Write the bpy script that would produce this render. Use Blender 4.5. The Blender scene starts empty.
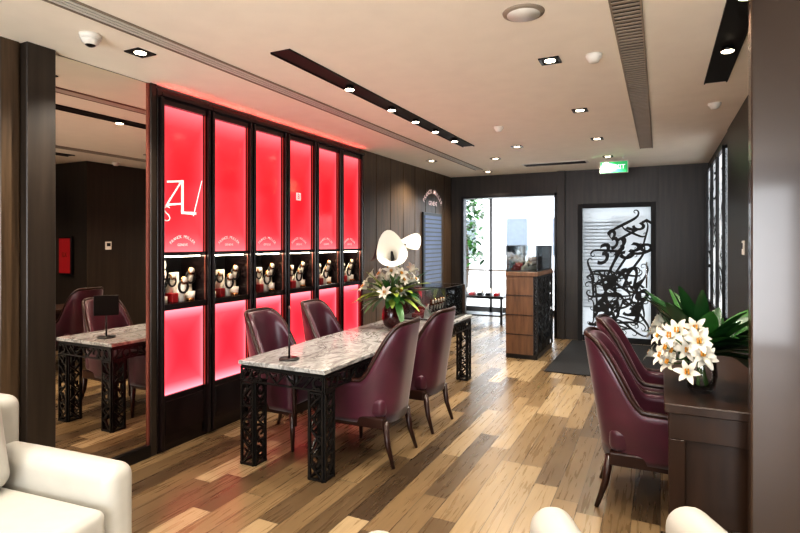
import bpy, bmesh, math, random
from mathutils import Vector, Matrix
random.seed(7)
sc=bpy.context.scene
V=Vector
# ------------------------------------------------------------------ materials
def nt(name):
    m=bpy.data.materials.new(name); m.use_nodes=True
    n=m.node_tree; return m,n,n.nodes,n.links,n.nodes['Principled BSDF']
def lin(c):
    return tuple(((x/255)/12.92 if x/255<=.04045 else ((x/255+.055)/1.055)**2.4) for x in c)
def mat(name,rgb,rough=.5,metal=0,var=.12,scale=6,bump=0,emit=None,es=0,coat=0,stretch=(1,1,1),sheen=0,trans=0,spec=.5):
    m,n,N,L,p=nt(name)
    c=lin(rgb)
    tc=N.new('ShaderNodeTexCoord'); mp=N.new('ShaderNodeMapping'); mp.inputs['Scale'].default_value=stretch
    L.new(tc.outputs['Object'],mp.inputs[0])
    no=N.new('ShaderNodeTexNoise'); no.inputs['Scale'].default_value=scale; no.inputs['Detail'].default_value=5
    L.new(mp.outputs[0],no.inputs['Vector'])
    r=N.new('ShaderNodeValToRGB')
    r.color_ramp.elements[0].position=.3; r.color_ramp.elements[1].position=.7
    r.color_ramp.elements[0].color=(*[x*(1-var) for x in c],1); r.color_ramp.elements[1].color=(*[min(1,x*(1+var)) for x in c],1)
    L.new(no.outputs['Fac'],r.inputs[0]); L.new(r.outputs[0],p.inputs['Base Color'])
    p.inputs['Roughness'].default_value=rough; p.inputs['Metallic'].default_value=metal
    p.inputs['Coat Weight'].default_value=coat; p.inputs['Coat Roughness'].default_value=.08
    p.inputs['Sheen Weight'].default_value=sheen; p.inputs['Transmission Weight'].default_value=trans
    p.inputs['Specular IOR Level'].default_value=spec
    if bump:
        b=N.new('ShaderNodeBump'); b.inputs['Strength'].default_value=bump; b.inputs['Distance'].default_value=.01
        L.new(no.outputs['Fac'],b.inputs['Height']); L.new(b.outputs[0],p.inputs['Normal'])
    if emit:
        p.inputs['Emission Color'].default_value=(*lin(emit),1); p.inputs['Emission Strength'].default_value=es
    return m
def mth(N,L,op,a,b=None,c=None):
    x=N.new('ShaderNodeMath'); x.operation=op
    for i,v in enumerate((a,b,c)):
        if v is None: continue
        if isinstance(v,(int,float)): x.inputs[i].default_value=v
        else: L.new(v,x.inputs[i])
    return x.outputs[0]
def floor_mat():
    m,n,N,L,p=nt('oak_planks')
    tc=N.new('ShaderNodeTexCoord'); s=N.new('ShaderNodeSeparateXYZ'); L.new(tc.outputs['Object'],s.inputs[0])
    xs=mth(N,L,'DIVIDE',s.outputs[0],.15); row=mth(N,L,'FLOOR',xs); fx=mth(N,L,'FRACT',xs)
    wn=N.new('ShaderNodeTexWhiteNoise'); wn.noise_dimensions='1D'; L.new(row,wn.inputs['W'])
    ys=mth(N,L,'ADD',mth(N,L,'DIVIDE',s.outputs[1],1.2),mth(N,L,'MULTIPLY',wn.outputs['Value'],7.3))
    col=mth(N,L,'FLOOR',ys); fy=mth(N,L,'FRACT',ys)
    cb=N.new('ShaderNodeCombineXYZ'); L.new(row,cb.inputs[0]); L.new(col,cb.inputs[1])
    w2=N.new('ShaderNodeTexWhiteNoise'); w2.noise_dimensions='2D'; L.new(cb.outputs[0],w2.inputs['Vector'])
    r=N.new('ShaderNodeValToRGB'); e=r.color_ramp.elements
    cols=[(0,(62,49,35)),(.2,(90,73,52)),(.45,(112,92,65)),(.7,(130,109,80)),(1,(152,132,102))]
    e[0].position=0; e[0].color=(*lin(cols[0][1]),1); e[1].position=1; e[1].color=(*lin(cols[-1][1]),1)
    for q,c in cols[1:-1]:
        k=e.new(q); k.color=(*lin(c),1)
    L.new(w2.outputs['Value'],r.inputs[0])
    # grain
    cb2=N.new('ShaderNodeCombineXYZ')
    L.new(mth(N,L,'MULTIPLY',s.outputs[0],30),cb2.inputs[0]); L.new(mth(N,L,'MULTIPLY',s.outputs[1],1.8),cb2.inputs[1])
    L.new(mth(N,L,'MULTIPLY',w2.outputs['Value'],40),cb2.inputs[2])
    no=N.new('ShaderNodeTexNoise'); no.inputs['Scale'].default_value=1.4; no.inputs['Detail'].default_value=8; no.inputs['Distortion'].default_value=.8
    L.new(cb2.outputs[0],no.inputs['Vector'])
    r2=N.new('ShaderNodeValToRGB'); r2.color_ramp.elements[0].position=.28; r2.color_ramp.elements[0].color=(.55,.52,.48,1)
    r2.color_ramp.elements[1].position=.6; r2.color_ramp.elements[1].color=(1.08,1.07,1.05,1)
    L.new(no.outputs['Fac'],r2.inputs[0])
    mx=N.new('ShaderNodeMix'); mx.data_type='RGBA'; mx.blend_type='MULTIPLY'; mx.inputs[0].default_value=.55
    L.new(r.outputs[0],mx.inputs[6]); L.new(r2.outputs[0],mx.inputs[7])
    # gaps
    g1=mth(N,L,'MINIMUM',fx,mth(N,L,'SUBTRACT',1,fx)); g2=mth(N,L,'MINIMUM',fy,mth(N,L,'SUBTRACT',1,fy))
    g=mth(N,L,'MINIMUM',mth(N,L,'MULTIPLY',g1,.15),mth(N,L,'MULTIPLY',g2,1.2))
    gp=mth(N,L,'LESS_THAN',g,.002)
    mx2=N.new('ShaderNodeMix'); mx2.data_type='RGBA'; L.new(gp,mx2.inputs[0]); L.new(mx.outputs[2],mx2.inputs[6]); mx2.inputs[7].default_value=(.02,.014,.009,1)
    L.new(mx2.outputs[2],p.inputs['Base Color'])
    L.new(mth(N,L,'ADD',mth(N,L,'MULTIPLY',no.outputs['Fac'],.2),.19),p.inputs['Roughness'])
    b=N.new('ShaderNodeBump'); b.inputs['Strength'].default_value=.12; b.inputs['Distance'].default_value=.004
    L.new(no.outputs['Fac'],b.inputs['Height']); L.new(b.outputs[0],p.inputs['Normal'])
    return m
def marble_mat():
    m,n,N,L,p=nt('grey_marble')
    tc=N.new('ShaderNodeTexCoord'); mp=N.new('ShaderNodeMapping'); mp.inputs['Scale'].default_value=(1.6,.7,1); mp.inputs['Rotation'].default_value=(0,0,.5); L.new(tc.outputs['Object'],mp.inputs[0])
    no=N.new('ShaderNodeTexNoise'); no.inputs['Scale'].default_value=2.6; no.inputs['Detail'].default_value=9; no.inputs['Distortion'].default_value=1.6; no.inputs['Roughness'].default_value=.58
    L.new(mp.outputs[0],no.inputs['Vector'])
    r=N.new('ShaderNodeValToRGB'); e=r.color_ramp.elements
    e[0].position=.28; e[0].color=(.13,.125,.12,1); e[1].position=.74; e[1].color=(.46,.45,.43,1)
    k=e.new(.42); k.color=(.38,.375,.36,1); k=e.new(.485); k.color=(.16,.155,.15,1); k=e.new(.52); k.color=(.42,.415,.4,1); k=e.new(.62); k.color=(.26,.25,.24,1)
    L.new(no.outputs['Fac'],r.inputs[0]); L.new(r.outputs[0],p.inputs['Base Color']); p.inputs['Roughness'].default_value=.14
    return m
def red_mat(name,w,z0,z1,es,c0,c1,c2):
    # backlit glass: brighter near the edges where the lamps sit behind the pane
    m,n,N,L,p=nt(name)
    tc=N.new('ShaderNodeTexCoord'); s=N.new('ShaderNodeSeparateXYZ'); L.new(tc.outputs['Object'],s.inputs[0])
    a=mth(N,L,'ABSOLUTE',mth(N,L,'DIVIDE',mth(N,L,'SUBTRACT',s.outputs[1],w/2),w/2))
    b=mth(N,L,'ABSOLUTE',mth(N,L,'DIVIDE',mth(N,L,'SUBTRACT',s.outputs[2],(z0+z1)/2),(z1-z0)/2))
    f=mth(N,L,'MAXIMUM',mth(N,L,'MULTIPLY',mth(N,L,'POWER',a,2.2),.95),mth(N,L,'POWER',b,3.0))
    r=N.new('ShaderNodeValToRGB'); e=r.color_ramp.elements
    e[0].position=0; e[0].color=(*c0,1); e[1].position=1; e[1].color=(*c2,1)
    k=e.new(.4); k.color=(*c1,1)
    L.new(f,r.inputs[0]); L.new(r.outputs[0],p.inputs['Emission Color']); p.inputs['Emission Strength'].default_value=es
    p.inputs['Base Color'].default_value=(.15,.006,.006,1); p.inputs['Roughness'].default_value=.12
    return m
def glass_mat(name,tint=(1,1,1),refl=.12,rough=.02):
    m,n,N,L,p=nt(name); N.remove(p); o=N['Material Output']
    t=N.new('ShaderNodeBsdfTransparent'); t.inputs[0].default_value=(*tint,1)
    g=N.new('ShaderNodeBsdfGlossy'); g.inputs['Roughness'].default_value=rough
    fr=N.new('ShaderNodeLayerWeight'); fr.inputs[0].default_value=.25
    mx=N.new('ShaderNodeMixShader'); L.new(mth(N,L,'MULTIPLY_ADD',fr.outputs['Fresnel'],.8,refl*.3),mx.inputs[0]); L.new(t.outputs[0],mx.inputs[1]); L.new(g.outputs[0],mx.inputs[2]); L.new(mx.outputs[0],o.inputs[0])
    return m
def frost_mat():
    m,n,N,L,p=nt('frosted_glass'); N.remove(p); o=N['Material Output']
    t=N.new('ShaderNodeBsdfTransparent'); t.inputs[0].default_value=(.5,.52,.53,1)
    g=N.new('ShaderNodeBsdfTranslucent'); g.inputs[0].default_value=(.6,.61,.62,1)
    mx=N.new('ShaderNodeMixShader'); mx.inputs[0].default_value=.5; L.new(t.outputs[0],mx.inputs[1]); L.new(g.outputs[0],mx.inputs[2]); L.new(mx.outputs[0],o.inputs[0])
    return m
M=dict(
 floor=floor_mat(), marble=marble_mat(), frost=frost_mat(), glass=glass_mat('clear_glass'), cglass=glass_mat('case_glass',(.86,.89,.9),.5),
 ceil=mat('ceiling_paint',(248,240,226),.8,var=.02),
 wall=mat('dark_veneer',(76,60,44),.33,var=.45,scale=3,stretch=(14,14,.6),bump=.05),
 wallfar=mat('dark_panel',(45,37,30),.4,var=.3,scale=3,stretch=(8,8,.5)),
 black=mat('black_lacquer',(14,12,12),.3,var=.1),
 fret=mat('black_fretwork',(15,13,12),.4,var=.1),
 frame=mat('cabinet_frame',(26,17,17),.22,var=.15),
 edge=mat('bronze_trim',(150,90,80),.3,metal=.8),
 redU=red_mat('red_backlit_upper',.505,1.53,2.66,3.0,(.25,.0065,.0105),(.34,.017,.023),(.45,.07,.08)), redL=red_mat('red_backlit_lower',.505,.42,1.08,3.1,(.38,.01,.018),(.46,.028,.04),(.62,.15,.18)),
 redfill=mat('added_red_glow',(255,60,50),.4,var=.02,emit=(255,78,70),es=9),  # unseen emitter added to redden the ceiling above the cabinets
 white=mat('white_leather',(168,165,157),.45,var=.03,scale=14,bump=.08),
 plum=mat('burgundy_velvet',(66,22,38),.3,var=.35,scale=4,bump=.2,sheen=.2),
 wood=mat('dark_walnut',(42,21,15),.28,var=.25,scale=4,stretch=(1,1,6)),
 desk=mat('desk_veneer',(50,34,25),.33,var=.25,scale=3,stretch=(6,6,1)),
 oak=mat('brown_oak_front',(106,76,52),.4,var=.3,scale=4,stretch=(8,8,1)),
 leaf=mat('leaf_green',(42,88,34),.4,var=.35,scale=9), leafd=mat('leaf_dark',(24,58,26),.35,var=.35,scale=9),
 leafl=mat('leaf_light',(130,150,60),.45,var=.2,scale=9),
 petal=mat('white_petal',(214,210,196),.5,var=.03), stem=mat('stem_green',(60,92,40),.5),
 pollen=mat('pollen',(190,130,40),.7),
 maroon=mat('dark_maroon_ceramic',(50,14,14),.15,var=.2),
 chrome=mat('mirror_metal',(200,200,200),.15,metal=1,var=.03), caseedge=mat('case_edge',(90,86,82),.3,metal=.6),
 lamp=mat('lamp_lens',(255,240,215),.4,emit=(255,236,205),es=14),
 strip=mat('strip_lamp',(255,245,225),.4,emit=(255,240,215),es=20),
 plastic=mat('white_plastic',(225,220,210),.4,var=.02),
 ltxt=mat('white_lettering',(255,235,230),.5,emit=(255,215,210),es=.45),
 grille=mat('vent_louvre',(150,136,120),.5,var=.05), slot=mat('slot_black',(9,8,8),.6),
 gold=mat('rose_gold',(200,140,90),.25,metal=1), redbox=mat('red_leather',(150,18,26),.4),
 bust=mat('cream_bust',(235,228,216),.5), mat=mat('door_mat',(20,20,22),.95,var=.3,scale=60,bump=.4),
 rug=mat('pale_rug',(195,188,178),.95,var=.1,scale=80,bump=.4),
 pave=mat('pale_paving',(150,150,148),.8), facade=mat('pale_facade',(175,180,184),.8), fwin=mat('facade_window',(60,70,80),.5),
 exitg=mat('exit_green',(20,130,70),.4,emit=(20,160,85),es=.7), exitw=mat('exit_white',(225,245,235),.4,emit=(235,255,245),es=.8),
 blue=mat('blue_louvre',(70,84,112),.4,emit=(90,110,150),es=.15),
 screenr=mat('red_poster',(120,20,24),.4,emit=(160,20,26),es=.35),
 part=mat('partition_lacquer',(66,52,43),.25,var=.12,scale=2,coat=.5),
 silver=mat('silver_panel',(150,152,155),.35,var=.05),
 litp=mat('backlit_white_panel',(225,228,230),.4,var=.03,emit=(225,232,238),es=.75),
 bark=mat('tree_bark',(70,60,50),.9,var=.3),
)
mm,_n,_N,_L,_p=nt('mirror_glass'); _p.inputs['Base Color'].default_value=(.78,.72,.65,1); _p.inputs['Metallic'].default_value=1; _p.inputs['Roughness'].default_value=.0; M['mirror']=mm
# ------------------------------------------------------------------ mesh builder
_txt={}
def text_mesh(s,off=0.0,shear=0.0,ext=0.0):
    k=(s,off,shear,ext)
    if k in _txt: return _txt[k]
    c=bpy.data.curves.new('t','FONT'); c.body=s; c.align_x='CENTER'; c.align_y='CENTER'; c.offset=off; c.shear=shear; c.extrude=ext; c.resolution_u=3
    o=bpy.data.objects.new('t',c); sc.collection.objects.link(o); bpy.context.view_layer.update()
    me=bpy.data.meshes.new_from_object(o.evaluated_get(bpy.context.evaluated_depsgraph_get()))
    bpy.data.objects.remove(o); _txt[k]=me; return me
class B:
    def __init__(s): s.bm=bmesh.new(); s.m=[]
    def mi(s,k):
        if k not in s.m: s.m.append(k)
        return s.m.index(k)
    def add(s,t,k,smooth=False,mx=None):
        i=s.mi(k)
        if mx is not None: bmesh.ops.transform(t,matrix=mx,verts=t.verts)
        bmesh.ops.recalc_face_normals(t,faces=t.faces)
        for f in t.faces: f.material_index=i; f.smooth=smooth
        me=bpy.data.meshes.new('x'); t.to_mesh(me); t.free(); s.bm.from_mesh(me); bpy.data.meshes.remove(me)
    def box(s,a,b,k,bev=0,seg=1,mx=None,smooth=False):
        t=bmesh.new(); bmesh.ops.create_cube(t,size=1)
        a=V(a);b=V(b); c=(a+b)/2; d=b-a
        for v in t.verts: v.co=V((v.co.x*d.x,v.co.y*d.y,v.co.z*d.z))+c
        if bev: bmesh.ops.bevel(t,geom=list(t.edges),offset=bev,segments=seg,affect='EDGES',profile=.5)
        s.add(t,k,smooth,mx)
    def bar(s,p,q,w,h,k,up=(0,0,1)):
        p=V(p);q=V(q); d=q-p; l=d.length
        if l<1e-5: return
        z=d.normalized(); x=V(up).cross(z)
        if x.length<1e-4: x=V((1,0,0)).cross(z)
        x.normalize(); y=z.cross(x)
        m=Matrix((x,y,z)).transposed().to_4x4(); m.translation=(p+q)/2
        s.box((-w/2,-h/2,-l/2),(w/2,h/2,l/2),k,mx=m)
    def cyl(s,p,q,r1,r2,k,seg=16):
        p=V(p);q=V(q); d=q-p
        t=bmesh.new(); bmesh.ops.create_cone(t,cap_ends=True,segments=seg,radius1=r1,radius2=r2,depth=d.length)
        m=d.to_track_quat('Z','Y').to_matrix().to_4x4(); m.translation=(p+q)/2
        s.add(t,k,True,m)
    def grid(s,rows,k,closed=False,smooth=True,capends=False):
        t=bmesh.new(); vs=[[t.verts.new(V(p)) for p in r] for r in rows]
        n=len(rows[0])
        for i in range(len(rows)-1):
            for j in range(n if closed else n-1):
                j2=(j+1)%n
                try: t.faces.new((vs[i][j],vs[i][j2],vs[i+1][j2],vs[i+1][j]))
                except ValueError: pass
        if capends:
            t.faces.new(vs[0]); t.faces.new(vs[-1])
        s.add(t,k,smooth)
    def tube(s,pts,r,k,seg=8):
        pts=[V(p) for p in pts]; n=len(pts); rs=r if isinstance(r,(list,tuple)) else [r]*n
        rows=[]; up=V((0,0,1))
        for i,p in enumerate(pts):
            d=(pts[min(i+1,n-1)]-pts[max(i-1,0)]).normalized()
            x=up.cross(d)
            if x.length<1e-3: x=V((1,0,0)).cross(d)
            x.normalize(); y=d.cross(x); up=y if abs(y.dot(up))>.01 else up
            rows.append([p+rs[i]*(math.cos(a)*x+math.sin(a)*y) for a in [2*math.pi*j/seg for j in range(seg)]])
        s.grid(rows,k,closed=True,capends=True)
    def lathe(s,prof,c,k,seg=24):
        c=V(c)
        s.grid([[c+V((r*math.cos(a),r*math.sin(a),z)) for a in [2*math.pi*j/seg for j in range(seg)]] for r,z in prof],k,closed=True,capends=True)
    def ell(s,c,r,k,seg=14,mx=None):
        t=bmesh.new(); bmesh.ops.create_uvsphere(t,u_segments=seg,v_segments=seg//2+2,radius=1)
        for v in t.verts: v.co=V((v.co.x*r[0],v.co.y*r[1],v.co.z*r[2]))+V(c)
        s.add(t,k,True,mx)
    def cushion(s,a,b,r,k,puff=(0,0,0),mx=None):
        a=V(a);b=V(b);c=(a+b)/2;h=(b-a)/2; r=min(r,h.x*.99,h.y*.99,h.z*.99)
        def ax(H):
            e=[H-r*f for f in (0,.25,.5,.75,1)]
            mid=[(H-r)*f for f in (.6,.3,0,-.3,-.6)]
            return e+mid+[-x for x in reversed(e)]
        A=[ax(h.x),ax(h.y),ax(h.z)]
        t=bmesh.new()
        for u in range(3):
            v=(u+1)%3; w=(u+2)%3
            for sg in (1,-1):
                g=[]
                for x in A[v]:
                    row=[]
                    for y in A[w]:
                        p=[0,0,0]; p[u]=sg*h[u]; p[v]=x; p[w]=y; p=V(p)
                        q=V([max(-h[i]+r,min(h[i]-r,p[i])) for i in range(3)])
                        d=p-q
                        if d.length>1e-6: p=q+d.normalized()*r
                        f=max(0,(1-(x/h[v])**2))*max(0,(1-(y/h[w])**2))
                        p[u]+=sg*puff[u]*f
                        row.append(t.verts.new(p+c))
                    g.append(row)
                for i in range(len(g)-1):
                    for j in range(len(g[0])-1): t.faces.new((g[i][j],g[i+1][j],g[i+1][j+1],g[i][j+1]))
        bmesh.ops.remove_doubles(t,verts=t.verts,dist=1e-5)
        s.add(t,k,True,mx)
    def text(s,st,mx,size,k,off=0.0,shear=0.0,ext=0.0):
        t=bmesh.new(); t.from_mesh(text_mesh(st,off,shear,ext))
        i=s.mi(k); bmesh.ops.transform(t,matrix=mx@Matrix.Scale(size,4),verts=t.verts)
        for f in t.faces: f.material_index=i
        me=bpy.data.meshes.new('x'); t.to_mesh(me); t.free(); s.bm.from_mesh(me)
    def obj(s,name,loc=(0,0,0),rz=0,parent=None):
        me=bpy.data.meshes.new(name); s.bm.to_mesh(me); s.bm.free()
        for k in s.m: me.materials.append(M[k])
        o=bpy.data.objects.new(name,me); sc.collection.objects.link(o); o.location=loc; o.rotation_euler=(0,0,rz)
        if parent: o.parent=parent
        return o
def frameM(o,x,y):   # matrix with local x,y axes in world
    x=V(x).normalized(); y=V(y).normalized(); z=x.cross(y)
    m=Matrix((x,y,z)).transposed().to_4x4(); m.translation=V(o); return m
def arch_text(b,st,c,x,y,R,span,size,k,off=.01):
    n=len(st)
    for i,ch in enumerate(st):
        if ch==' ': continue
        a=span/2-span*i/(n-1)
        X=V(x);Y=V(y)
        p=V(c)+X*(R*math.sin(-a))+Y*(R*math.cos(a)-R)
        b.text(ch,frameM(p,X*math.cos(a)+Y*math.sin(a),Y*math.cos(a)-X*math.sin(a)),size,k,off=off)
def fret(b,o,U,Vv,W,H,t,k,cell,fr=.014,bw=.011,rnd=None):
    rnd=rnd or random; o=V(o);U=V(U);Vv=V(Vv); nrm=U.cross(Vv)
    P=lambda x,y:o+U*x+Vv*y
    for (p,q) in (((0,fr/2),(W,fr/2)),((0,H-fr/2),(W,H-fr/2)),((fr/2,0),(fr/2,H)),((W-fr/2,0),(W-fr/2,H))):
        b.bar(P(*p),P(*q),fr,t,k,up=nrm.cross(P(*q)-P(*p)) )
    nx=max(1,round((W-2*fr)/cell)); ny=max(1,round((H-2*fr)/cell)); cx=(W-2*fr)/nx; cy=(H-2*fr)/ny
    for i in range(nx):
        for j in range(ny):
            x=fr+i*cx;y=fr+j*cy; kind=rnd.random()
            if kind<.45:
                rr=min(cx,cy)*.46; c=(x+cx/2,y+cy/2); a0=rnd.random()*6.28; n=9; span=rnd.uniform(4,6.28)
                pts=[P(c[0]+rr*math.cos(a0+span*q/n),c[1]+cy/cx*rr*math.sin(a0+span*q/n)) for q in range(n+1)]
                for q in range(n): b.bar(pts[q],pts[q+1],t*.8,bw,k,up=nrm.cross(pts[q+1]-pts[q]))
                b.bar(P(x,y),P(x+cx*.3,y+cy*.3),t*.8,bw,k,up=nrm)
                b.bar(P(x+cx,y+cy),P(x+cx*.75,y+cy*.75),t*.8,bw,k,up=nrm)
            elif kind<.72:
                b.bar(P(x,y),P(x+cx,y+cy),t*.8,bw,k,up=nrm); b.bar(P(x+cx*.5,y+cy*.5),P(x+cx*rnd.random(),y+cy),t*.8,bw,k,up=nrm)
            else:
                b.bar(P(x+cx,y),P(x,y+cy),t*.8,bw,k,up=nrm); b.bar(P(x+cx*.5,y+cy*.5),P(x+cx,y+cy*rnd.uniform(.3,1)),t*.8,bw,k,up=nrm)
# ------------------------------------------------------------------ room
XL=-3.45; XR=.65; YF=9.2; H=2.8; XA=2.7; YB=-3.6
b=B(); b.box((-5,YB,-.1),(XA+.1,12.1,0),'floor'); b.obj('floor')
b=B(); b.box((-5,YB,H),(XA+.1,12.1,H+.12),'ceil'); b.obj('ceiling')
b=B()
b.box((XL-.4,YB,0),(XL,2.82,H),'wall'); b.box((XL-.4,5.9,0),(XL,YF,H),'wall'); b.box((XL-.5,2.82,0),(XL-.34,5.9,H),'wall')
y=5.9
while y<YF-.1:
    b.box((XL,y+.006,.1),(XL+.012,min(y+.42,YF-.01)-.006,H),'wall',bev=.003); y+=.42
y=-.1
while y<1.87:
    b.box((XL,y+.004,.1),(XL+.012,min(y+.62,1.87)-.004,H),'wall',bev=.003); y+=.62
b.obj('wall_left')
b=B(); b.box((XL,1.875,0),(XL+.07,2.045,H),'wallfar',bev=.004); b.box((XL,2.765,0),(XL+.03,2.82,H),'wallfar',bev=.004); b.obj('trim_1')
b=B(); b.box((XL+.012,5.92,0),(XL+.03,YF,.1),'black'); b.box((XL+.012,YB,0),(XL+.03,1.87,.1),'black'); b.obj('baseboard_left')
# mirror
b=B(); b.box((XL,2.045,.09),(XL+.006,2.765,H-.005),'mirror')
b.box((XL,2.045,0),(XL+.03,2.765,.09),'black'); b.box((XL,2.045,.09),(XL+.02,2.057,H-.005),'edge'); b.box((XL,2.753,.09),(XL+.02,2.765,H-.005),'edge')
b.obj('wall_mirror')
# far wall with openings
b=B(); T=.15
b.box((XL-.4,YF,0),(-3.25,YF+T,H),'wallfar'); b.box((-3.25,YF,2.44),(-1.55,YF+T,H),'wallfar')
b.box((-1.55,YF,0),(-1.22,YF+T,H),'wallfar'); b.box((-1.22,YF,2.24),(-.06,YF+T,H),'wallfar'); b.box((-.06,YF,0),(XR+.3,YF+T,H),'wallfar')
b.box((-1.55,YF-.05,0),(-1.42,YF,H),'wallfar',bev=.004); b.box((-.03,YF-.012,0),(XR,YF,H),'wallfar',bev=.003)
b.obj('wall_back')
b=B()
for (a,c) in (((-3.25,YF-.015,0),(-3.2,YF+T,2.44)),((-1.6,YF-.015,0),(-1.56,YF+T,2.44)),((-3.25,YF-.015,2.4),(-1.56,YF+T,2.44))): b.box(a,c,'black',bev=.003)
b.obj('trim_2')
# glass door
b=B(); y0=YF+.03
b.box((-1.22,YF-.02,0),(-1.15,YF+.1,2.24),'slot',bev=.004); b.box((-.13,YF-.02,0),(-.06,YF+.1,2.24),'slot',bev=.004); b.box((-1.15,YF-.02,2.17),(-.13,YF+.1,2.24),'slot',bev=.004)
b.box((-1.15,y0,.02),(-.13,y0+.02,2.17),'frost')
b.box((-1.15,y0-.012,.0),(-.13,y0+.03,.09),'black')
for i in range(26):
    z=.55+i*.055; b.box((-1.14,y0+.022,z),(-.55,y0+.03,z+.018),'silver')
rn=random.Random(3)
def ribbon(b,P3,nrm,w,k):
    rows=[]; N=len(P3)-1; nrm=V(nrm)
    for i,p in enumerate(P3):
        d=(P3[min(i+1,N)]-P3[max(i-1,0)]).normalized(); s=d.cross(nrm)
        ww=w*(.25+.75*max(0.0,math.sin(math.pi*i/N))**1.2)
        rows.append([p+s*ww,p-s*ww])
    b.grid(rows,k,smooth=False)
def scroll(o,U,W,L,ang,rn):
    # calligraphic S-stroke that ends in two curls (curvature grows towards both ends)
    o=V(o);U=V(U);W=V(W); pts=[]; x=y=0.0; s=rn.choice((1,-1)); N=48; K1=rn.uniform(30,52); K2=rn.uniform(30,52); sym=rn.choice((1,1,-1)); a=ang
    for i in range(N+1):
        f=i/N; g=2*f-1; c=s*(K1*g**3 if g<0 else sym*K2*g**3); pts.append((x,y)); a+=c/N
        x+=L/N*math.cos(a); y+=L/N*math.sin(a)
    mx=sum(p[0] for p in pts)/len(pts); my=sum(p[1] for p in pts)/len(pts)
    return [o+U*(p[0]-mx)+W*(p[1]-my) for p in pts]
def inside(P,lo,hi,ax): return all(lo<=p[ax]<=hi for p in P)
cnt=0; tries=0; cen=[]
while cnt<66 and tries<9000:
    tries+=1
    z=.12+1.98*rn.random()**1.15; x=rn.uniform(-1.12,-.16)
    if z>1.0+(x+1.15)*1.6: continue
    if tries<7000 and any(math.hypot(x-c[0],z-c[1])<.08+.045*(z>1.1) for c in cen): continue
    yy=y0-.004-.0003*cnt
    if rn.random()<.7:
        P=scroll((x,yy,z),(1,0,0),(0,0,1),rn.uniform(.55,1.0),rn.uniform(0,6.28),rn)
        if not(inside(P,-1.13,-.15,0) and inside(P,.1,2.14,2)): continue
        ribbon(b,P,(0,1,0),rn.uniform(.013,.023),'slot')
    else:
        s=rn.uniform(.3,.46); a=rn.uniform(-.7,.7)
        if x-.3*s<-1.13 or x+.35*s>-.15 or z-.38*s<.1 or z+.42*s>2.12: continue
        b.text(rn.choice('2345679'),frameM((x,yy,z),(math.cos(a),0,math.sin(a)),(-math.sin(a),0,math.cos(a))),s,'slot',off=.015,shear=.4)
    cnt+=1; cen.append((x,z))
b.cyl((-.19,y0-.07,.9),(-.19,y0-.07,1.3),.012,.012,'chrome',10); b.cyl((-.19,y0-.07,.95),(-.19,y0,.95),.007,.007,'chrome',8); b.cyl((-.19,y0-.07,1.25),(-.19,y0,1.25),.007,.007,'chrome',8)
b.obj('door_1')
# right walls
b=B(); b.box((XR,6.6,0),(XR+.2,YF,H),'wallfar'); b.box((XR-.01,5.0,0),(XR+.2,6.6,H),'wallfar'); b.box((XR+.2,5.0,0),(XA+.1,5.2,H),'wallfar'); b.obj('wall_right')
b=B(); b.box((XA,YB,0),(XA+.1,5.0,H),'wallfar'); b.obj('wall_alcove')
b=B(); b.box((XL-.4,YB-.1,0),(-2.6,YB,H),'wallfar'); b.box((1.8,YB-.1,0),(XA+.1,YB,H),'wallfar'); b.box((-2.6,YB-.1,2.5),(1.8,YB,H),'wallfar'); b.obj('wall_front')
b=B()
for x in (-2.6,-1.16,.28,1.74): b.box((x,YB-.08,0),(x+.06,YB-.02,2.5),'black')
b.box((-2.6,YB-.08,0),(1.8,YB-.02,.1),'black'); b.box((-2.6,YB-.08,2.44),(1.8,YB-.02,2.5),'black'); b.obj('added_fill_window')  # unseen rear window, added so sky light fills the room from behind
# screen panels on right wall
b=B()
for i in range(3):
    ya=6.68+i*.76; b.box((XR-.02,ya,.8),(XR-.001,ya+.70,2.62),'litp'); 
    for (p,q) in (((XR-.05,ya,.78),(XR-.001,ya+.03,2.64)),((XR-.05,ya+.67,.78),(XR-.001,ya+.70,2.64)),((XR-.05,ya,.76),(XR-.001,ya+.70,.8)),((XR-.05,ya,2.62),(XR-.001,ya+.70,2.66))): b.box(p,q,'black',bev=.003)
    c2=0; t2=0
    while c2<22 and t2<1500:
        t2+=1; z=rn.uniform(.9,2.55); yy=ya+rn.uniform(.1,.6); xx=XR-.022-.0006*c2
        P=scroll((xx,yy,z),(0,-1,0),(0,0,1),rn.uniform(.5,1.0),rn.uniform(0,6.28),rn)
        if not(inside(P,ya+.03,ya+.67,1) and inside(P,.82,2.6,2)): continue
        ribbon(b,P,(1,0,0),rn.uniform(.014,.024),'slot'); c2+=1
b.obj('decorative_screen')
b=B(); b.box((XR-.025,5.28,1.5),(XR-.01,5.38,1.62),'plastic',bev=.004); b.box((XR-.028,5.3,1.55),(XR-.024,5.36,1.6),'slot'); b.obj('thermostat')
b=B(); b.box((.95,4.96,1.12),(1.25,5.0,1.7),'black',bev=.004); b.box((.97,4.955,1.15),(1.23,4.961,1.67),'screenr'); b.text('XII',frameM((1.1,4.953,1.42),(1,0,0),(0,0,1)),.1,'gold'); b.obj('wall_poster')
b=B(); b.box((.382,2.95,0),(1.3,3.05,H),'part',bev=.006); b.obj('wall_partition')
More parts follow.
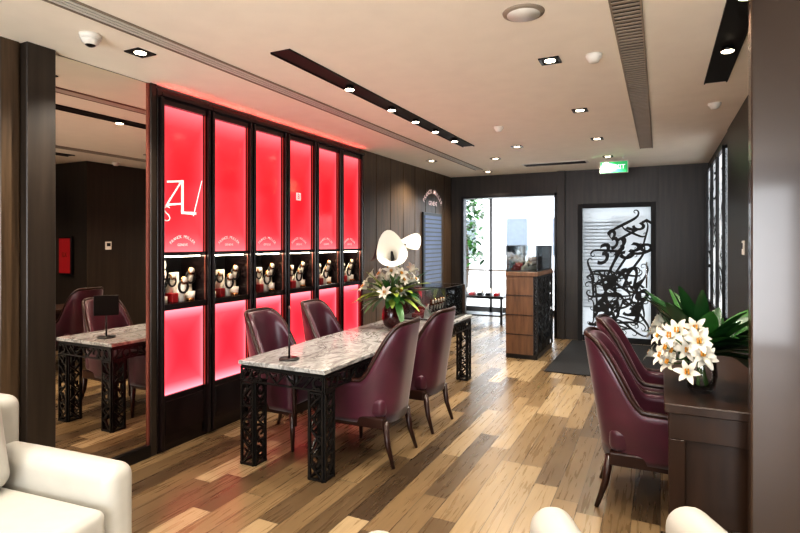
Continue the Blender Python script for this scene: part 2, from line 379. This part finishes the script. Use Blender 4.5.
# ------------------------------------------------------------------ alcove beyond / outside
b=B(); b.box((-4.6,YF+T,0),(-4.5,12,H),'wallfar'); b.box((-1.35,YF+T,0),(-1.25,12,H),'facade'); b.obj('wall_vestibule')
b=B(); yw=12.0
for x in (-4.5,-3.55,-1.41): b.box((x,yw,0),(x+.06,yw+.06,H),'black')
b.box((-4.5,yw,0),(-1.35,yw+.06,.12),'black'); b.box((-4.5,yw,2.62),(-1.35,yw+.06,H),'black'); b.box((-4.5,yw,.95),(-1.35,yw+.04,.99),'grille')
b.box((-4.5,yw+.02,.1),(-1.4,yw+.03,2.62),'glass')
b.obj('window_1')
b=B(); b.box((-14,12.1,-.12),(8,40,-.02),'pave'); b.box((-1.25,YF+T,-.12),(8,12.1,-.02),'pave'); b.obj('pavement')
b=B(); b.box((-16,26,0),(9,27,9),'facade')
for i in range(9):
    for j in range(3): b.box((-15+i*2.6,25.97,1+j*2.8),(-13.6+i*2.6,26,2.8+j*2.8),'fwin')
b.obj('street_building')
def leafp(b,base,d,length,width,droop,k,n=7,cup=.25,up=V((0,0,1))):
    base=V(base); d=V(d).normalized(); rows=[]; p=base.copy(); cur=d.copy()
    for i in range(n+1):
        f=i/n; side=cur.cross(up)
        if side.length<1e-3: side=V((1,0,0))
        side.normalize(); nn=side.cross(cur)
        w=width*.5*(max(0,math.sin(math.pi*min(1,f*.93+.05)))**.75)
        rows.append([p-side*w+nn*w*cup,p,p+side*w+nn*w*cup])
        cur=(cur+V((0,0,-droop/n))).normalized(); p=p+cur*(length/n)
    b.grid(rows,k)
b=B(); 
for (x,y,r) in ((-4.75,13.6,.6),(-6.6,16.5,1.3)):
    b.tube([(x,y,-.02),(x+.1,y,1.0),(x,y+.1,2.2)],[.1,.08,.05],'bark')
    for i in range(420):
        a=rn.random()*6.28; q=r*rn.random()**.5; z=1.1+rn.random()*1.9
        leafp(b,(x+q*math.cos(a),y+q*math.sin(a),z),(rn.uniform(-1,1),rn.uniform(-1,1),rn.uniform(-.3,.6)),.26,.13,.5,rn.choice(('leaf','leafd')),n=3)
b.obj('street_tree')
# vestibule display table
b=B(); x0,x1,ya,yb=-3.75,-2.75,10.2,10.7
b.box((x0,ya,.5),(x1,yb,.55),'black',bev=.004)
for x in (x0+.02,x1-.06):
    for y in (ya+.02,yb-.06): b.box((x,y,0),(x+.04,y+.04,.5),'black')
b.box((x0+.05,ya+.02,.15),(x1-.05,yb-.02,.18),'black')
for i in range(5):
    x=x0+.1+i*.17; b.box((x,ya+.12,.55),(x+.1,ya+.26,.60),rn.choice(('redbox','black')),bev=.005); b.cyl((x+.05,ya+.33,.55),(x+.05,ya+.33,.68),.03,.015,'bust',10)
b.obj('low_display_table')
# ------------------------------------------------------------------ red display cabinets
P=.511
def watch_stand(b,c,s,k='bust',face=V((1,0,0))):
    c=V(c)
    b.tube([c+V((-.03*s,0,0)),c+V((-.028*s,0,.05*s)),c+V((-.005*s,0,.10*s))],[.03*s,.026*s,.02*s],k,10)
    pts=[c+V((-.0*s,.032*s*math.cos(a),.085*s+.036*s*math.sin(a))) for a in [i*math.pi/8 for i in range(17)]]
    b.tube(pts,.007*s,'black',6); b.cyl(c+V((0,0,.12*s)),c+V((.012*s,0,.122*s)),.024*s,.022*s,'gold',14); b.cyl(c+V((.012*s,0,.122*s)),c+V((.014*s,0,.122*s)),.018*s,.018*s,'bust',14)
for i in range(6):
    b=B(); w=.505; d=-.30; st=.042
    for ya in (0,w-st): 
        b.box((d,ya,0),(-.02,ya+st,H-.02),'frame',bev=.003)
        b.box((-.02,ya+.008,.02),(.02,ya+st-.008,2.71),'frame',bev=.006,seg=2)
    for ya in (st-.002,w-st-.004): b.box((-.02,ya,.42),(-.008,ya+.006,2.66),'edge')
    b.box((d,st,2.66),(-.02,w-st,H-.02),'frame',bev=.004); b.box((-.02,st,2.66),(0,w-st,2.71),'frame'); b.box((d,st,1.5),(0,w-st,1.53),'frame',bev=.003); b.box((d,st,1.08),(0,w-st,1.13),'frame',bev=.003)
    # ledge and hidden red strip, both added to throw red glow on the ceiling
    b.box((-.02,0,2.71),(.035,w,2.716),'frame'); b.box((.027,0,2.716),(.035,w,2.735),'frame'); b.box((-.012,.03,2.717),(.02,w-.03,2.724),'redfill')
    b.box((d,st,0),(-.02,w-st,.42),'frame'); b.box((-.02,st+.02,.12),(-.008,w-st-.02,.38),'frame',bev=.003)
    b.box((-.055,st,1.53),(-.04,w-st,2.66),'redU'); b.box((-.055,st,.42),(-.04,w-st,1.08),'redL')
    b.box((d,st,1.13),(d+.01,w-st,1.5),'black')
    b.box((-.1,st+.04,1.49),(-.03,w-st-.04,1.499),'strip')
    b.cyl((-.12,.11,1.13),(-.12,.11,1.18),.05,.05,'bust',20); watch_stand(b,(-.1,.11,1.18),1.3)
    b.box((-.16,.17,1.13),(-.06,.23,1.2),'redbox',bev=.004); watch_stand(b,(-.1,.205,1.2),1.1)
    watch_stand(b,(-.06,.28,1.13),1.4); b.cyl((-.12,.39,1.13),(-.12,.39,1.2),.045,.05,'bust',20); watch_stand(b,(-.1,.39,1.2),1.4)
    b.cyl((-.06,.35,1.13),(-.06,.35,1.15),.03,.03,'gold',16); b.box((-.2,.25,1.13),(-.16,.33,1.36),'bust',bev=.006)
    b.text(str((3,8,5,9,2,6)[i]),frameM((-.19,.17,1.37),(0,1,0),(0,0,1)),.26,'bust',off=.02,ext=.03)
    X=(0,1,0);Z=(0,0,1)
    arch_text(b,'FRANCK MULLER',(-.038,w/2,1.65),X,Z,.16,1.6,.034,'ltxt',0); b.text('GENEVE',frameM((-.038,w/2,1.585),X,Z),.028,'ltxt')
    if i==0:
        b.text('Z',frameM((-.037,.15,1.98),V((0,1,.12)),V((0,-.12,1))),.3,'ltxt',off=-.018,shear=.2)
        b.text('L',frameM((-.0365,.3,1.95),X,Z),.42,'ltxt',off=-.018); b.bar((-.0368,.36,1.82),(-.0368,.45,2.12),.002,.01,'ltxt',up=(1,0,0)); b.text('S',frameM((-.037,.1,1.82),X,Z),.18,'ltxt',off=-.018)
    if i==3: b.box((-.038,.2,2.05),(-.036,.28,2.13),'ltxt'); b.text('8',frameM((-.035,.24,2.09),X,Z),.08,'redU')
    b.obj('display_cabinet',(XL+.05,2.825+i*P,0))
# wall sign + louvre window on left wall
b=B(); arch_text(b,'FRANCK MULLER',(XL+.016,8.3,2.46),(0,1,0),(0,0,1),.5,1.7,.1,'ltxt',0.01); b.text('GENEVE',frameM((XL+.016,8.3,2.26),(0,1,0),(0,0,1)),.1,'ltxt',off=.01); b.obj('wall_sign')
b=B(); b.box((XL+.012,7.85,.9),(XL+.04,8.65,2.1),'black',bev=.004)
for i in range(16): b.box((XL+.04,7.9,.95+i*.07),(XL+.05,8.6,1.0+i*.07),'blue')
b.obj('window_3')
# ------------------------------------------------------------------ marble table
TX0,TX1,TY0,TY1=-2.75,-2.0,2.96,6.05
b=B(); b.box((TX0,TY0,.722),(TX1,TY1,.752),'marble',bev=.003)
r=random.Random(5); lw=.125; i0=.015
b.box((TX0+i0,TY0+i0,.708),(TX1-i0,TY1-i0,.722),'fret')
for lx in (TX0+i0,TX1-i0-lw):
    for ly in (TY0+i0,TY1-i0-lw):
        z0=0; hh=.6
        fret(b,(lx,ly,0),(1,0,0),(0,0,1),lw,hh,.012,'fret',.085,fr=.02,bw=.016,rnd=r); fret(b,(lx,ly+lw,0),(1,0,0),(0,0,1),lw,hh,.012,'fret',.085,fr=.02,bw=.016,rnd=r)
        fret(b,(lx,ly,0),(0,1,0),(0,0,1),lw,hh,.012,'fret',.085,fr=.02,bw=.016,rnd=r); fret(b,(lx+lw,ly,0),(0,1,0),(0,0,1),lw,hh,.012,'fret',.085,fr=.02,bw=.016,rnd=r)
for x in (TX0+i0,TX1-i0): fret(b,(x,TY0+i0,.6),(0,1,0),(0,0,1),TY1-TY0-2*i0,.108,.012,'fret',.08,fr=.014,bw=.014,rnd=r)
for y in (TY0+i0,TY1-i0): fret(b,(TX0+i0,y,.6),(1,0,0),(0,0,1),TX1-TX0-2*i0,.108,.012,'fret',.08,fr=.014,bw=.014,rnd=r)
b.obj('marble_dining_table')
# ------------------------------------------------------------------ chairs
def chair(loc,rz):
    b=B(); hw,yf,yb=.275,.24,-.25; n=44
    sm=lambda t:(lambda q:q*q*(3-2*q))(max(0,min(1,t)))
    def plan(a,k):
        c,s=math.cos(a),math.sin(a); e=.62
        return (-math.copysign(abs(c)**e,c)*(hw-k), yf-(yf-yb-k)*abs(s)**e, abs(s)**e)
    def pt(a,z,k):
        x,y,s=plan(a,k); f=(z-.3)/.7
        return V((x*(.9+.13*f), y-.11*f*s*s, z))
    def ztop(a):
        s=abs(math.sin(a))**.62; c=abs(math.cos(a)); return .60+.41*sm((s-.5)/.48)+.012*(1-c*c)
    rows=[];rim=[]
    for i in range(n+1):
        a=math.pi*(.0+1.0*i/n); zt=ztop(a); row=[]
        for j in range(9): row.append(pt(a,.30+(zt-.02-.30)*j/8,0))
        row.append(pt(a,zt,.012)); row.append(pt(a,zt,.05))
        for j in range(8,-1,-1): row.append(pt(a,.36+(zt-.02-.36)*j/8,.062-.02*math.sin(math.pi*j/8)*abs(math.sin(a))))
        rows.append(row); rim.append(pt(a,zt+.004,.014))
    b.grid(rows,'plum',closed=True,capends=True)
    front0=[V((rim[0].x*f,yf+.006,z)) for z,f in ((.2,.93),(.35,.95),(.5,.98))]
    front1=[V((-p.x,p.y,p.z)) for p in reversed(front0)]
    b.tube(front0+[V((rim[0].x,yf+.004,.59))]+rim[1:-1]+[V((rim[-1].x,yf+.004,.59))]+front1,.0165,'wood',8)
    b.box((-.24,-.2,.27),(.24,.235,.35),'wood',bev=.01,seg=2)
    b.cushion((-.225,-.2,.34),(.225,.25,.49),.045,'plum',puff=(0,.01,.015))
    for sx in (-1,1):
        b.tube([(sx*.225,.215,.3),(sx*.228,.22,.15),(sx*.23,.222,0)],[.024,.02,.013],'wood',10)
        b.tube([(sx*.2,-.2,.32),(sx*.205,-.225,.15),(sx*.215,-.275,0)],[.026,.02,.013],'wood',10)
    return b.obj('upholstered_dining_chair',loc,rz)
h90=math.pi/2
chair((-1.98,3.58,0),h90+.04); chair((-1.98,4.36,0),h90-.03)
chair((-2.76,3.55,0),-h90); chair((-2.76,4.32,0),-h90+.04)
chair((-.08,3.66,0),-h90+.03); chair((-.08,4.36,0),-h90)
# ------------------------------------------------------------------ desk right
b=B(); dx0,dx1,dy0,dy1=.02,.62,3.16,4.72
b.box((dx0,dy0,.70),(dx1,dy1,.75),'desk',bev=.005); b.box((dx0+.02,dy0+.02,.56),(dx1-.02,dy1-.02,.70),'desk',bev=.003)
b.box((dx0+.02,dy0+.02,0),(dx0+.10,dy0+.10,.56),'desk',bev=.004); b.box((dx1-.1,dy0+.02,0),(dx1-.02,dy0+.10,.56),'desk',bev=.004)
b.box((dx0+.02,dy1-.1,0),(dx0+.10,dy1-.02,.56),'desk',bev=.004); b.box((dx1-.1,dy1-.1,0),(dx1-.02,dy1-.02,.56),'desk',bev=.004)
b.box((dx0+.10,dy0+.05,.12),(dx1-.10,dy0+.07,.56),'desk'); b.box((dx1-.07,dy0+.1,.12),(dx1-.05,dy1-.1,.56),'desk')
b.obj('writing_desk')
# ------------------------------------------------------------------ flowers
def lily(b,c,d,s,rn,k='petal'):
    c=V(c);d=V(d).normalized(); x=d.orthogonal().normalized(); y=d.cross(x)
    for i in range(6):
        a=i*math.pi/3+rn.random()*.2; o=(x*math.cos(a)+y*math.sin(a))
        rows=[];L=s*(1 if i%2 else .9); W=s*.4
        for j in range(7):
            f=j/6; p=c+d*(L*.75*math.sin(f*1.9)*.8)+o*(L*(.08+.8*f**1.4)); w=W*.5*max(0,math.sin(math.pi*min(1,f*.9+.08)))**.7
            t=d.cross(o); rows.append([p-t*w+d*w*.3,p,p+t*w+d*w*.3])
        b.grid(rows,k)
    for i in range(4):
        a=i*1.6; e=c+d*s*.6+(x*math.cos(a)+y*math.sin(a))*s*.12; b.tube([c,c+d*s*.3,e],.002,'stem',5); b.ell(e,(.006,.006,.01),'pollen',6)
def calla(b,c,d,tip,s,k,sp):
    # funnel spathe with one long curled tip, plus spadix
    c=V(c); d=V(d).normalized(); u=(V(tip)-d*V(tip).dot(d)).normalized(); w=d.cross(u); rows=[]; n=28
    for j in range(14):
        f=j/13; r=s*(.012+.088*f**1.7); row=[]
        for q in range(n):
            t=2*math.pi*q/n; e=max(0,math.cos(t))**2
            fl=s*.05*max(0,f-.7)/.3
            row.append(c+d*(s*(.22*f+.12*e*f*f-.04*(f**6)*(1-e)))+(u*math.cos(t)+w*math.sin(t))*(r+fl)+u*s*.03*e*f**3)
        rows.append(row)
    b.grid(rows,k,closed=True)
    b.tube([c,c+d*s*.12,c+d*s*.21+u*s*.01],[.014*s,.02*s,.010*s],sp,8)
def rdir(rn,up=.5): 
    a=rn.random()*6.28; return V((math.cos(a),math.sin(a),up))
r=random.Random(11)
b=B(); b.lathe([(.045,0),(.085,.03),(.105,.10),(.10,.18),(.065,.25),(.05,.29),(.065,.33),(.055,.33),(.042,.29)],(0,0,0),'maroon')
b.lathe([(.001,.28),(.05,.30),(.02,.32)],(0,0,0),'leafd',12)
for i in range(54):
    d=rdir(r,r.uniform(.05,1.4)); leafp(b,(d.x*.03,d.y*.03,.31),d,r.uniform(.24,.46),r.uniform(.05,.1),r.uniform(.4,1.3),r.choice(('leaf','leafd','leafl')))
for i in range(22):
    a=r.random()*6.28; q=r.uniform(.08,.29); z=.34+r.random()*.24; c=V((q*math.cos(a),q*math.sin(a),z))
    b.tube([(0,0,.3),c*.6+V((0,0,.12)),c],.004,'stem',5); lily(b,c,V((math.cos(a),math.sin(a),.7)),.095,r)
for (c,d,tip,s,k,sp) in (((.03,-.04,.62),(.3,-.75,.7),(-.3,.1,1),1.0,'petal','slot'),((.06,.03,.64),(.25,.1,1),(.3,.4,1),1.0,'petal','slot'),((-.04,.0,.60),(-.4,-.3,.9),(-.4,.2,1),.85,'slot','pollen')):
    b.tube([(0,0,.28),(0,0,.45),c],.008,'stem',6); calla(b,c,d,tip,s,k,sp)
b.obj('flower_arrangement',(-2.40,4.75,.752))
b=B()
b.lathe([(.05,0),(.07,.02),(.085,.10),(.075,.2),(.06,.24),(.056,.24),(.07,.2),(.08,.1),(.065,.025),(.001,.02)],(0,0,0),'glass')
b.lathe([(.001,.022),(.064,.026),(.078,.1),(.075,.15),(.001,.152)],(0,0,0),'glass')
for i in range(14):
    a=r.random()*6.28; b.tube([(.04*math.cos(a+2),.04*math.sin(a+2),.03),(0.02*math.cos(a),.02*math.sin(a),.2),(.06*math.cos(a),.06*math.sin(a),.3)],.005,'stem',6)
for i in range(60):
    d=rdir(r,r.uniform(.1,2.1)); d.x+=.5; d.y+=.25; leafp(b,(d.x*.03,d.y*.03,.21),d,r.uniform(.28,.5),r.uniform(.08,.14),r.uniform(.2,1.0),r.choice(('leaf','leafd','leafd')))
for i in range(28):
    a=r.uniform(2.2,4.8); q=r.uniform(.06,.29); z=.15+r.random()*.25; c=V((q*math.cos(a),q*math.sin(a),z))
    b.tube([(0,0,.2),c*.6+V((0,0,.07)),c],.004,'stem',5); lily(b,c,V((math.cos(a),math.sin(a)-.4,.5)),.08,r)
b.obj('lily_vase',(.21,3.5,.75))
# tablet stand
b=B(); b.cyl((0,0,0),(0,0,.012),.075,.07,'black',28); b.cyl((0,0,.012),(0,0,.2),.008,.008,'black',12)
b.box((-.1,-.008,.2),(.1,.008,.38),'black',bev=.004); b.box((-.09,-.0095,.21),(.09,-.0078,.37),'slot'); b.obj('tablet_stand',(-2.43,3.14,.752),math.atan2(.807,-.627))
# glass display case on table
def glasscase(b,x0,x1,y0,y1,z0,z1,e=.008):
    b.box((x0,y0,z0),(x1,y1,z0+.015),'black')
    for x in (x0,x1-.004): b.box((x,y0,z0+.015),(x+.004,y1,z1),'cglass')
    for y in (y0,y1-.004): b.box((x0,y,z0+.015),(x1,y+.004,z1),'cglass')
    b.box((x0,y0,z1),(x1,y1,z1+.005),'cglass')
    for x in (x0,x1-e):
        for y in (y0,y1-e): b.box((x,y,z0),(x+e,y+e,z1+.005),'caseedge')
    for y in (y0,y1-e): b.box((x0,y,z1),(x1,y+e,z1+.006),'caseedge')
    for x in (x0,x1-e): b.box((x,y0,z1),(x+e,y1,z1+.006),'caseedge')
b=B(); glasscase(b,-.27,.33,-.32,.32,0,.36,.01)
for i in range(7):
    y=-.26+i*.083; b.box((-.1,y,.015),(0,y+.06,.06+.03*(i%3)),r.choice(('redbox','black')),bev=.004); watch_stand(b,(.14,y,.015),1.5)
    b.box((.0,y,.015),(.06,y+.06,.08),r.choice(('redbox','bust')),bev=.004); b.box((.2,y,.015),(.26,y+.05,.05),r.choice(('redbox','bust')),bev=.004)
b.obj('glass_display_case',(-2.4,5.68,.752))
# lattice showcase cabinet
b=B(); x0,x1,ya,yb=-1.95,-1.5,7.35,8.5
b.box((x0,ya,1.14),(x1,yb,1.2),'oak',bev=.004); b.box((x0+.01,ya+.01,0),(x1-.01,yb-.01,.06),'black')
b.box((x0+.01,ya+.01,.06),(x1-.06,ya+.03,1.14),'oak'); b.box((x0+.03,ya+.03,.06),(x1-.05,yb-.03,1.14),'black')
for z in (.33,.6,.87): b.box((x0+.005,ya+.004,z),(x1-.06,ya+.012,z+.008),'black')
for k in range(4): 
    fret(b,(x1-.008,ya+.02+k*.28,.06),(0,1,0),(0,0,1),.27,1.08,.02,'fret',.12,fr=.025,bw=.018,rnd=r)
    b.box((x1-.045,ya+.02+k*.28+.03,.09),(x1-.04,ya+.26+k*.28,1.1),'silver')
fret(b,(x1-.06,ya+.005,.06),(1,0,0),(0,0,1),.06,1.08,.014,'fret',.05,rnd=r)
glasscase(b,x0+.01,x1-.01,ya+.02,yb-.02,1.2,1.56,.014)
for i in range(9):
    y=ya+.1+i*.11; b.box((x0+.06,y,1.215),(x0+.16,y+.07,1.25+.03*(i%3)),r.choice(('redbox','black')),bev=.004); watch_stand(b,(x0+.3,y+.03,1.215),1.3)
    b.box((x0+.2,y,1.215),(x0+.24,y+.06,1.28),r.choice(('redbox','bust','black')),bev=.004)
b.obj('showcase_cabinet')
b=B(); b.box((-1.3,6.75,0),(.05,9.12,.012),'mat',bev=.004); b.obj('door_mat')
b=B(); b.box((-2.45,-.9,0),(.35,2.05,.014),'rug',bev=.005); b.obj('area_rug')
# ------------------------------------------------------------------ sofas
b=B() # faces +x
b.cushion((-.5,-1.0,.10),(.36,1.0,.34),.04,'white'); 
b.cushion((-.55,-1.0,.12),(-.35,1.0,.84),.06,'white')
for sy in (-1,1): b.cushion((-.55,sy*.93-.075,.10),(.38,sy*.93+.075,.61),.06,'white',puff=(0,.005,.008))
for k in range(2): 
    y0_=-.84+k*.84; b.cushion((-.35,y0_+.005,.32),(.40,y0_+.835,.47),.04,'white',puff=(.01,0,.02))
    m=Matrix.Translation((-.27,y0_+.42,.74))@Matrix.Rotation(-.22,4,'Y'); b.cushion((-.09,-.40,-.27),(.09,.40,.27),.07,'white',puff=(.03,0,0),mx=m)
for sx in (-.48,.3):
    for sy in (-.95,.95): b.cyl((sx,sy,0),(sx,sy,.12),.02,.028,'wood',12)
b.obj('white_sofa',(-2.40,.61,.014),.10)
def armchair(loc,rz,w=.62):
    b=B(); hw=w/2
    b.cushion((-hw+.05,-.33,.12),(hw-.05,.30,.33),.04,'white'); b.cushion((-hw+.12,-.25,.31),(hw-.12,.36,.45),.05,'white',puff=(0,.01,.02))
    b.cushion((-hw,-.40,.12),(hw,-.22,.80),.08,'white',puff=(0,.01,.01))
    for s in (-1,1): b.cushion((s*(hw-.075)-.085,-.36,.12),(s*(hw-.075)+.085,.34,.60),.08,'white',puff=(0,.01,.01))
    for sx in (-hw+.1,hw-.1):
        for sy in (-.3,.27): b.cyl((sx,sy,0),(sx,sy,.13),.016,.024,'wood',12)
    b.obj('white_armchair',loc,rz)
armchair((-.01,1.90,.014),.46,.66)
armchair((-.90,1.25,.014),.588,.6)
# ------------------------------------------------------------------ ceiling gear
def slotlight(name,x,y0,y1,w,lamps,aimx=0):
    b=B(); z=H
    b.box((x-w/2,y0,z-.012),(x-w/2+.008,y1,z),'slot'); b.box((x+w/2-.008,y0,z-.012),(x+w/2,y1,z),'slot')
    b.box((x-w/2,y0,z-.004),(x+w/2,y1,z),'slot')
    for ly in lamps:
        b.cyl((x,ly,z-.004),(x+aimx*.03,ly,z-.03),.034,.04,'black',18); b.cyl((x+aimx*.03,ly,z-.0301),(x+aimx*.032,ly,z-.033),.034,.034,'lamp',18)
    b.obj(name)
L1=[3.49,4.2,4.71,5.22,5.8]; L2=[1.6,2.2,3.0,3.8]
slotlight('recessed_track_light',-2.13,2.66,6.3,.15,L1); slotlight('recessed_track_light',.37,1.3,4.6,.15,L2)
def vent(x,y0,y1,w,n=9,gap=True):
    b=B(); b.box((x-w/2,y0,H-.003),(x+w/2,y1,H),'slot')
    b.box((x-w/2,y0,H-.01),(x-w/2+.01,y1,H),'grille'); b.box((x+w/2-.01,y0,H-.01),(x+w/2,y1,H),'grille')
    k=int((y1-y0)/.05) if gap else 0
    for i in range(k):
        y=y0+i*.05; b.box((x-w/2+.01,y,H-.009),(x+w/2-.01,y+.022,H-.003),'grille')
    if not gap:
        for q in (-.25,.0,.25): b.box((x+q*w-.008,y0,H-.009),(x+q*w+.008,y1,H-.003),'plastic')
    b.obj('ceiling_vent')
vent(-.155,1.2,7.4,.15); vent(-2.66,1.2,8.4,.13,gap=False)
b=B(); b.box((-1.9,8.1,H-.01),(-.95,8.35,H),'plastic'); 
for i in range(5): b.box((-1.87,8.125+i*.045,H-.014),(-.98,8.145+i*.045,H-.01),'slot')
b.obj('ceiling_grille')
DL=[(-2.94,2.3),(-2.94,.6),(-.65,.7),(-.65,2.12),(-.65,3.58),(-.65,5.04),(-.65,6.5),(-.65,7.9),(-1.6,6.6),(-2.1,7.4),(-3.0,7.2),(-2.0,.5),(-1.6,-1.2),(.3,-1.5),(1.6,3.6),(1.6,1.2),(-2.6,8.7),(-2.2,10.5)]
for i,(x,y) in enumerate(DL):
    b=B(); s=.065
    for (p,q) in (((x-s,y-s),(x+s,y-s+.015)),((x-s,y+s-.015),(x+s,y+s)),((x-s,y-s),(x-s+.015,y+s)),((x+s-.015,y-s),(x+s,y+s))): b.box((*p,H-.008),(*q,H),'black')
    b.box((x-s+.01,y-s+.01,H-.003),(x+s-.01,y+s-.01,H),'slot'); b.cyl((x,y,H-.006),(x,y,H-.003),.035,.035,'lamp',18)
    b.obj('recessed_downlight')
b=B(); b.lathe([(.001,-.012),(.09,-.012),(.105,-.006),(.108,0),(.001,0)],(0,0,0),'grille',32); b.lathe([(.001,-.014),(.085,-.014),(.085,-.011),(.001,-.011)],(0,0,0),'plastic',32); b.obj('ceiling_speaker',(-.64,2.78,H))
for (x,y) in ((-.38,3.6),(.42,5.3),(-1.5,5.4)):
    b=B(); b.lathe([(.001,-.05),(.03,-.048),(.04,-.03),(.05,-.02),(.052,0),(.001,0)],(0,0,0),'plastic',24); b.obj('smoke_detector',(x,y,H))
b=B(); b.lathe([(.001,-.03),(.055,-.028),(.06,0),(.001,0)],(0,0,0),'plastic',24); b.ell((0,0,-.032),(.04,.04,.04),'black',16); b.lathe([(.03,-.06),(.045,-.045),(.05,-.028),(.04,-.028)],(0,0,0),'plastic',24); b.obj('security_camera',(-2.95,1.98,H))
b=B(); b.box((-.185,-.015,-.225),(.185,.015,-.06),'plastic',bev=.004); b.box((-.175,-.018,-.218),(.175,-.0151,-.067),'exitg')
b.text('EXIT',frameM((.06,-.0185,-.143),(1,0,0),(0,0,1)),.085,'exitw',off=.01); b.box((-.15,-.0187,-.205),(-.07,-.018,-.08),'exitw'); b.ell((-.11,-.019,-.1),(.01,.002,.01),'exitg',8)
for (p,q,wd) in (((-.11,-.115),(-.115,-.155),.014),((-.115,-.155),(-.09,-.19),.01),((-.115,-.155),(-.135,-.19),.01),((-.11,-.12),(-.09,-.14),.007)): b.bar((p[0],-.0195,p[1]),(q[0],-.0195,q[1]),wd,.002,'exitg',up=(0,1,0))
for x in (-.12,.12): b.cyl((x,0,-.06),(x,0,0),.006,.006,'plastic',8)
b.obj('exit_sign',(-.58,8.0,H))
# ------------------------------------------------------------------ lights
def spot(x,y,z,e,ang,tx=0,ty=0,col=(1,.91,.79),blend=.7,r=.04):
    l=bpy.data.lights.new('lamp_spot','SPOT'); l.energy=e; l.spot_size=math.radians(ang); l.spot_blend=blend; l.color=col; l.shadow_soft_size=r
    o=bpy.data.objects.new('downlight_beam',l); sc.collection.objects.link(o); o.location=(x,y,z); d=V((tx,ty,-1)); o.rotation_euler=d.to_track_quat('-Z','Y').to_euler()
for (x,y) in DL: spot(x,y,H-.06,100,130)
for y in L1: spot(-2.13,y,H-.1,65,75)
for y in L2: spot(.37,y,H-.1,40,75)
def portal(loc,rot,sx,sy):
    l=bpy.data.lights.new('p','AREA'); l.shape='RECTANGLE'; l.size=sx; l.size_y=sy; l.cycles.is_portal=True
    o=bpy.data.objects.new('daylight_portal',l); sc.collection.objects.link(o); o.location=loc; o.rotation_euler=rot
portal((-2.95,12.1,1.4),(-h90,0,0),3.0,2.6); portal((-.65,9.35,1.1),(-h90,0,0),1.1,2.2); portal((-.4,-3.75,1.25),(h90,0,0),4.4,2.5)
w=bpy.data.worlds.new('sky'); sc.world=w; w.use_nodes=True; bg=w.node_tree.nodes['Background']; bg.inputs[0].default_value=(.93,.96,1,1); bg.inputs[1].default_value=10.5
# ------------------------------------------------------------------ camera
cd=bpy.data.cameras.new('cam'); cd.lens=24; cd.sensor_width=36; cd.shift_y=-23.5/800; cd.clip_start=.05
co=bpy.data.objects.new('camera',cd); sc.collection.objects.link(co); co.location=(0,0,1.6); co.rotation_euler=(h90,0,math.radians(26)); sc.camera=co
sc.view_settings.view_transform='Standard'; sc.view_settings.exposure=0.24
try: sc.view_settings.look='Medium High Contrast'
except Exception as ex: print('look',ex)
